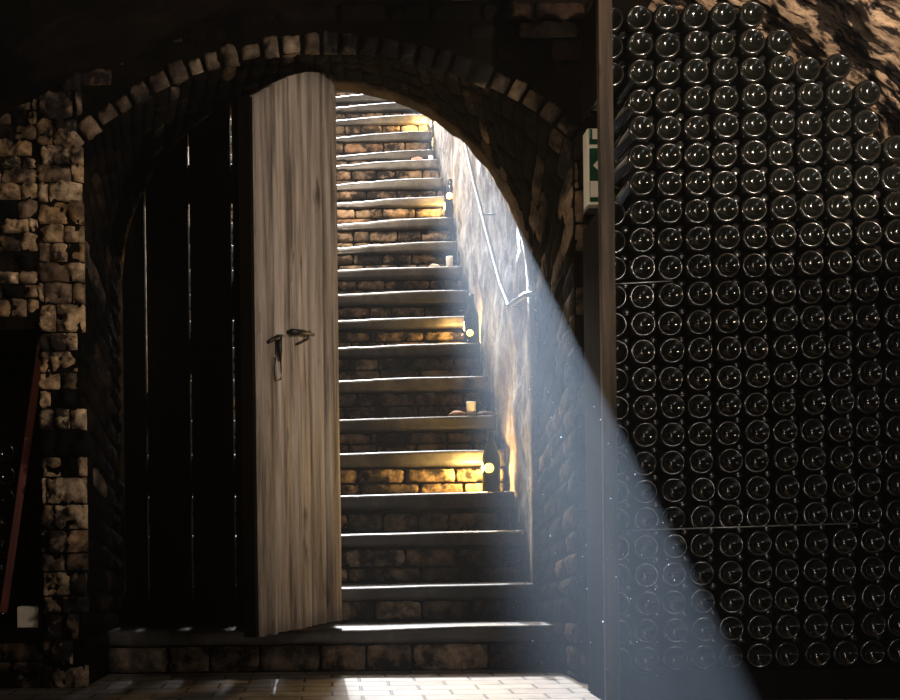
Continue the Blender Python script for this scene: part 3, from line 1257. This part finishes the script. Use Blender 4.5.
# ------------------------------------------------------------------ dust floating in the sunbeam
M['dust'] = plain_mat('pale_dust', (.7, .7, .7), rough=.9, var=.05)
SRC = Vector((.826, 14.0, 8.583))
bm = bmesh.new()
rd = random.Random(9)
for k in range(90):
    q = Vector((.86 - abs(rd.gauss(0, .14)), 4.36, 1.9 - abs(rd.gauss(0, .32))))
    D = rd.uniform(2.3, 4.25)
    p = SRC + (q - SRC) * ((D - SRC.y) / (4.36 - SRC.y))
    a = len(bm.verts)
    bmesh.ops.create_icosphere(bm, subdivisions=1, radius=rd.choice([.0008, .001, .0014, .002]) * D / 3.2)
    bm.verts.ensure_lookup_table()
    bmesh.ops.translate(bm, verts=bm.verts[a:], vec=p)
tag(link('dust', bm, M['dust']), 'fine pale dust specks floating in the bluish sunbeam', 'dust', kind='stuff')

# ------------------------------------------------------------------ light
def light(name, typ, loc, aim=None, **kw):
    ld = bpy.data.lights.new(name, typ)
    for k_, v_ in kw.items():
        setattr(ld, k_, v_)
    lo = bpy.data.objects.new(name, ld)
    COL.objects.link(lo)
    lo.location = loc
    if aim is not None:
        lo.rotation_euler = (Vector(aim) - Vector(loc)).to_track_quat('-Z', 'Y').to_euler()
    return lo


# daylight falling down the stair shaft from the open sky, and its soft glow at the stair head
light('daylight', 'SPOT', (-.6, 40, 34.4), (.50, 4.6, .75), energy=150000, color=(.93, .96, 1.0), spot_size=math.radians(1.75), spot_blend=.25, shadow_soft_size=.3)
light('stair_head_sky', 'AREA', (0, 10.6, 7.2), (0, 5.0, 1.2), energy=1000, color=(.93, .96, 1.0), shape='RECTANGLE', size=1.6, size_y=1.4)
# the narrow shaft of sunlight
SRC = Vector((.826, 14.0, 8.583))
light('sunbeam', 'SPOT', SRC, (.74, 4.36, 1.86), energy=560000, color=(.60, .77, 1.0), spot_size=math.radians(2.9), spot_blend=.6, shadow_soft_size=.05)
# added fill light, unseen above the stairs, brightening the riser fronts
light('stair_fill', 'POINT', (.1, 6.2, 4.1), energy=230, color=(1.0, .86, .68), shadow_soft_size=.08)
# cellar lamps on the right-hand side of the room
light('cellar_lamp', 'SPOT', (2.05, .95, 1.72), (-.40, 3.7, 1.58), energy=275, color=(1.0, .88, .74), spot_size=math.radians(46), spot_blend=1.0, shadow_soft_size=.05)
light('vault_lamp', 'SPOT', (2.1, 1.2, 1.35), (1.75, 3.0, 2.2), energy=520, color=(1.0, .80, .60), spot_size=math.radians(50), spot_blend=.8, shadow_soft_size=.03)
light('rack_lamp', 'POINT', (1.9, .2, 1.9), energy=46, color=(1.0, .93, .85), shadow_soft_size=.12)
light('rack_lamp_low', 'POINT', (2.05, .5, .55), energy=26, color=(1.0, .93, .85), shadow_soft_size=.10)
light('pier_fill', 'SPOT', (-.2, 1.0, 2.1), (-1.15, 3.7, 1.55), energy=75, color=(1.0, .80, .55), spot_size=math.radians(30), spot_blend=.9, shadow_soft_size=.04)  # added out-of-frame fill light that lifts the left pier stones
# lamp on the left, grazing the right-hand jamb and the sign
light('jamb_lamp', 'SPOT', (-1.3, 1.4, 1.9), (.95, 3.65, 1.55), energy=150, color=(1.0, .80, .56), spot_size=math.radians(34), spot_blend=.8, shadow_soft_size=.05)

# ------------------------------------------------------------------ air: thin haze that shows the sunbeam
w = bpy.data.worlds.new('cellar_air')
SC.world = w
w.use_nodes = True
nt = w.node_tree
for n in list(nt.nodes):
    nt.nodes.remove(n)
wo = nt.nodes.new('ShaderNodeOutputWorld')
bg = nt.nodes.new('ShaderNodeBackground')
bg.inputs[0].default_value = (.02, .02, .025, 1)
bg.inputs[1].default_value = .1
nt.links.new(bg.outputs[0], wo.inputs['Surface'])
vsn = nt.nodes.new('ShaderNodeVolumeScatter')
tcw = nt.nodes.new('ShaderNodeTexCoord')
sep = nt.nodes.new('ShaderNodeSeparateXYZ')
nt.links.new(tcw.outputs['Object'], sep.inputs[0])
mrg = nt.nodes.new('ShaderNodeMapRange')
mrg.interpolation_type = 'SMOOTHSTEP'
nt.links.new(sep.outputs['Y'], mrg.inputs['Value'])
mrg.inputs['From Min'].default_value = 4.0
mrg.inputs['From Max'].default_value = 5.0
mrg.inputs['To Min'].default_value = .0058
mrg.inputs['To Max'].default_value = .0012
nt.links.new(mrg.outputs[0], vsn.inputs['Density'])
w.cycles.volume_step_size = .4
vsn.inputs['Anisotropy'].default_value = .45
nt.links.new(vsn.outputs[0], wo.inputs['Volume'])

# ------------------------------------------------------------------ view
SC.view_settings.view_transform = 'Standard'
SC.view_settings.look = 'None'
SC.view_settings.exposure = 0.0
SC.view_settings.gamma = 1.0
SC.view_settings.use_curve_mapping = False
SC.cycles.max_bounces = 6
SC.cycles.volume_bounces = 0
SC.cycles.use_denoising = True
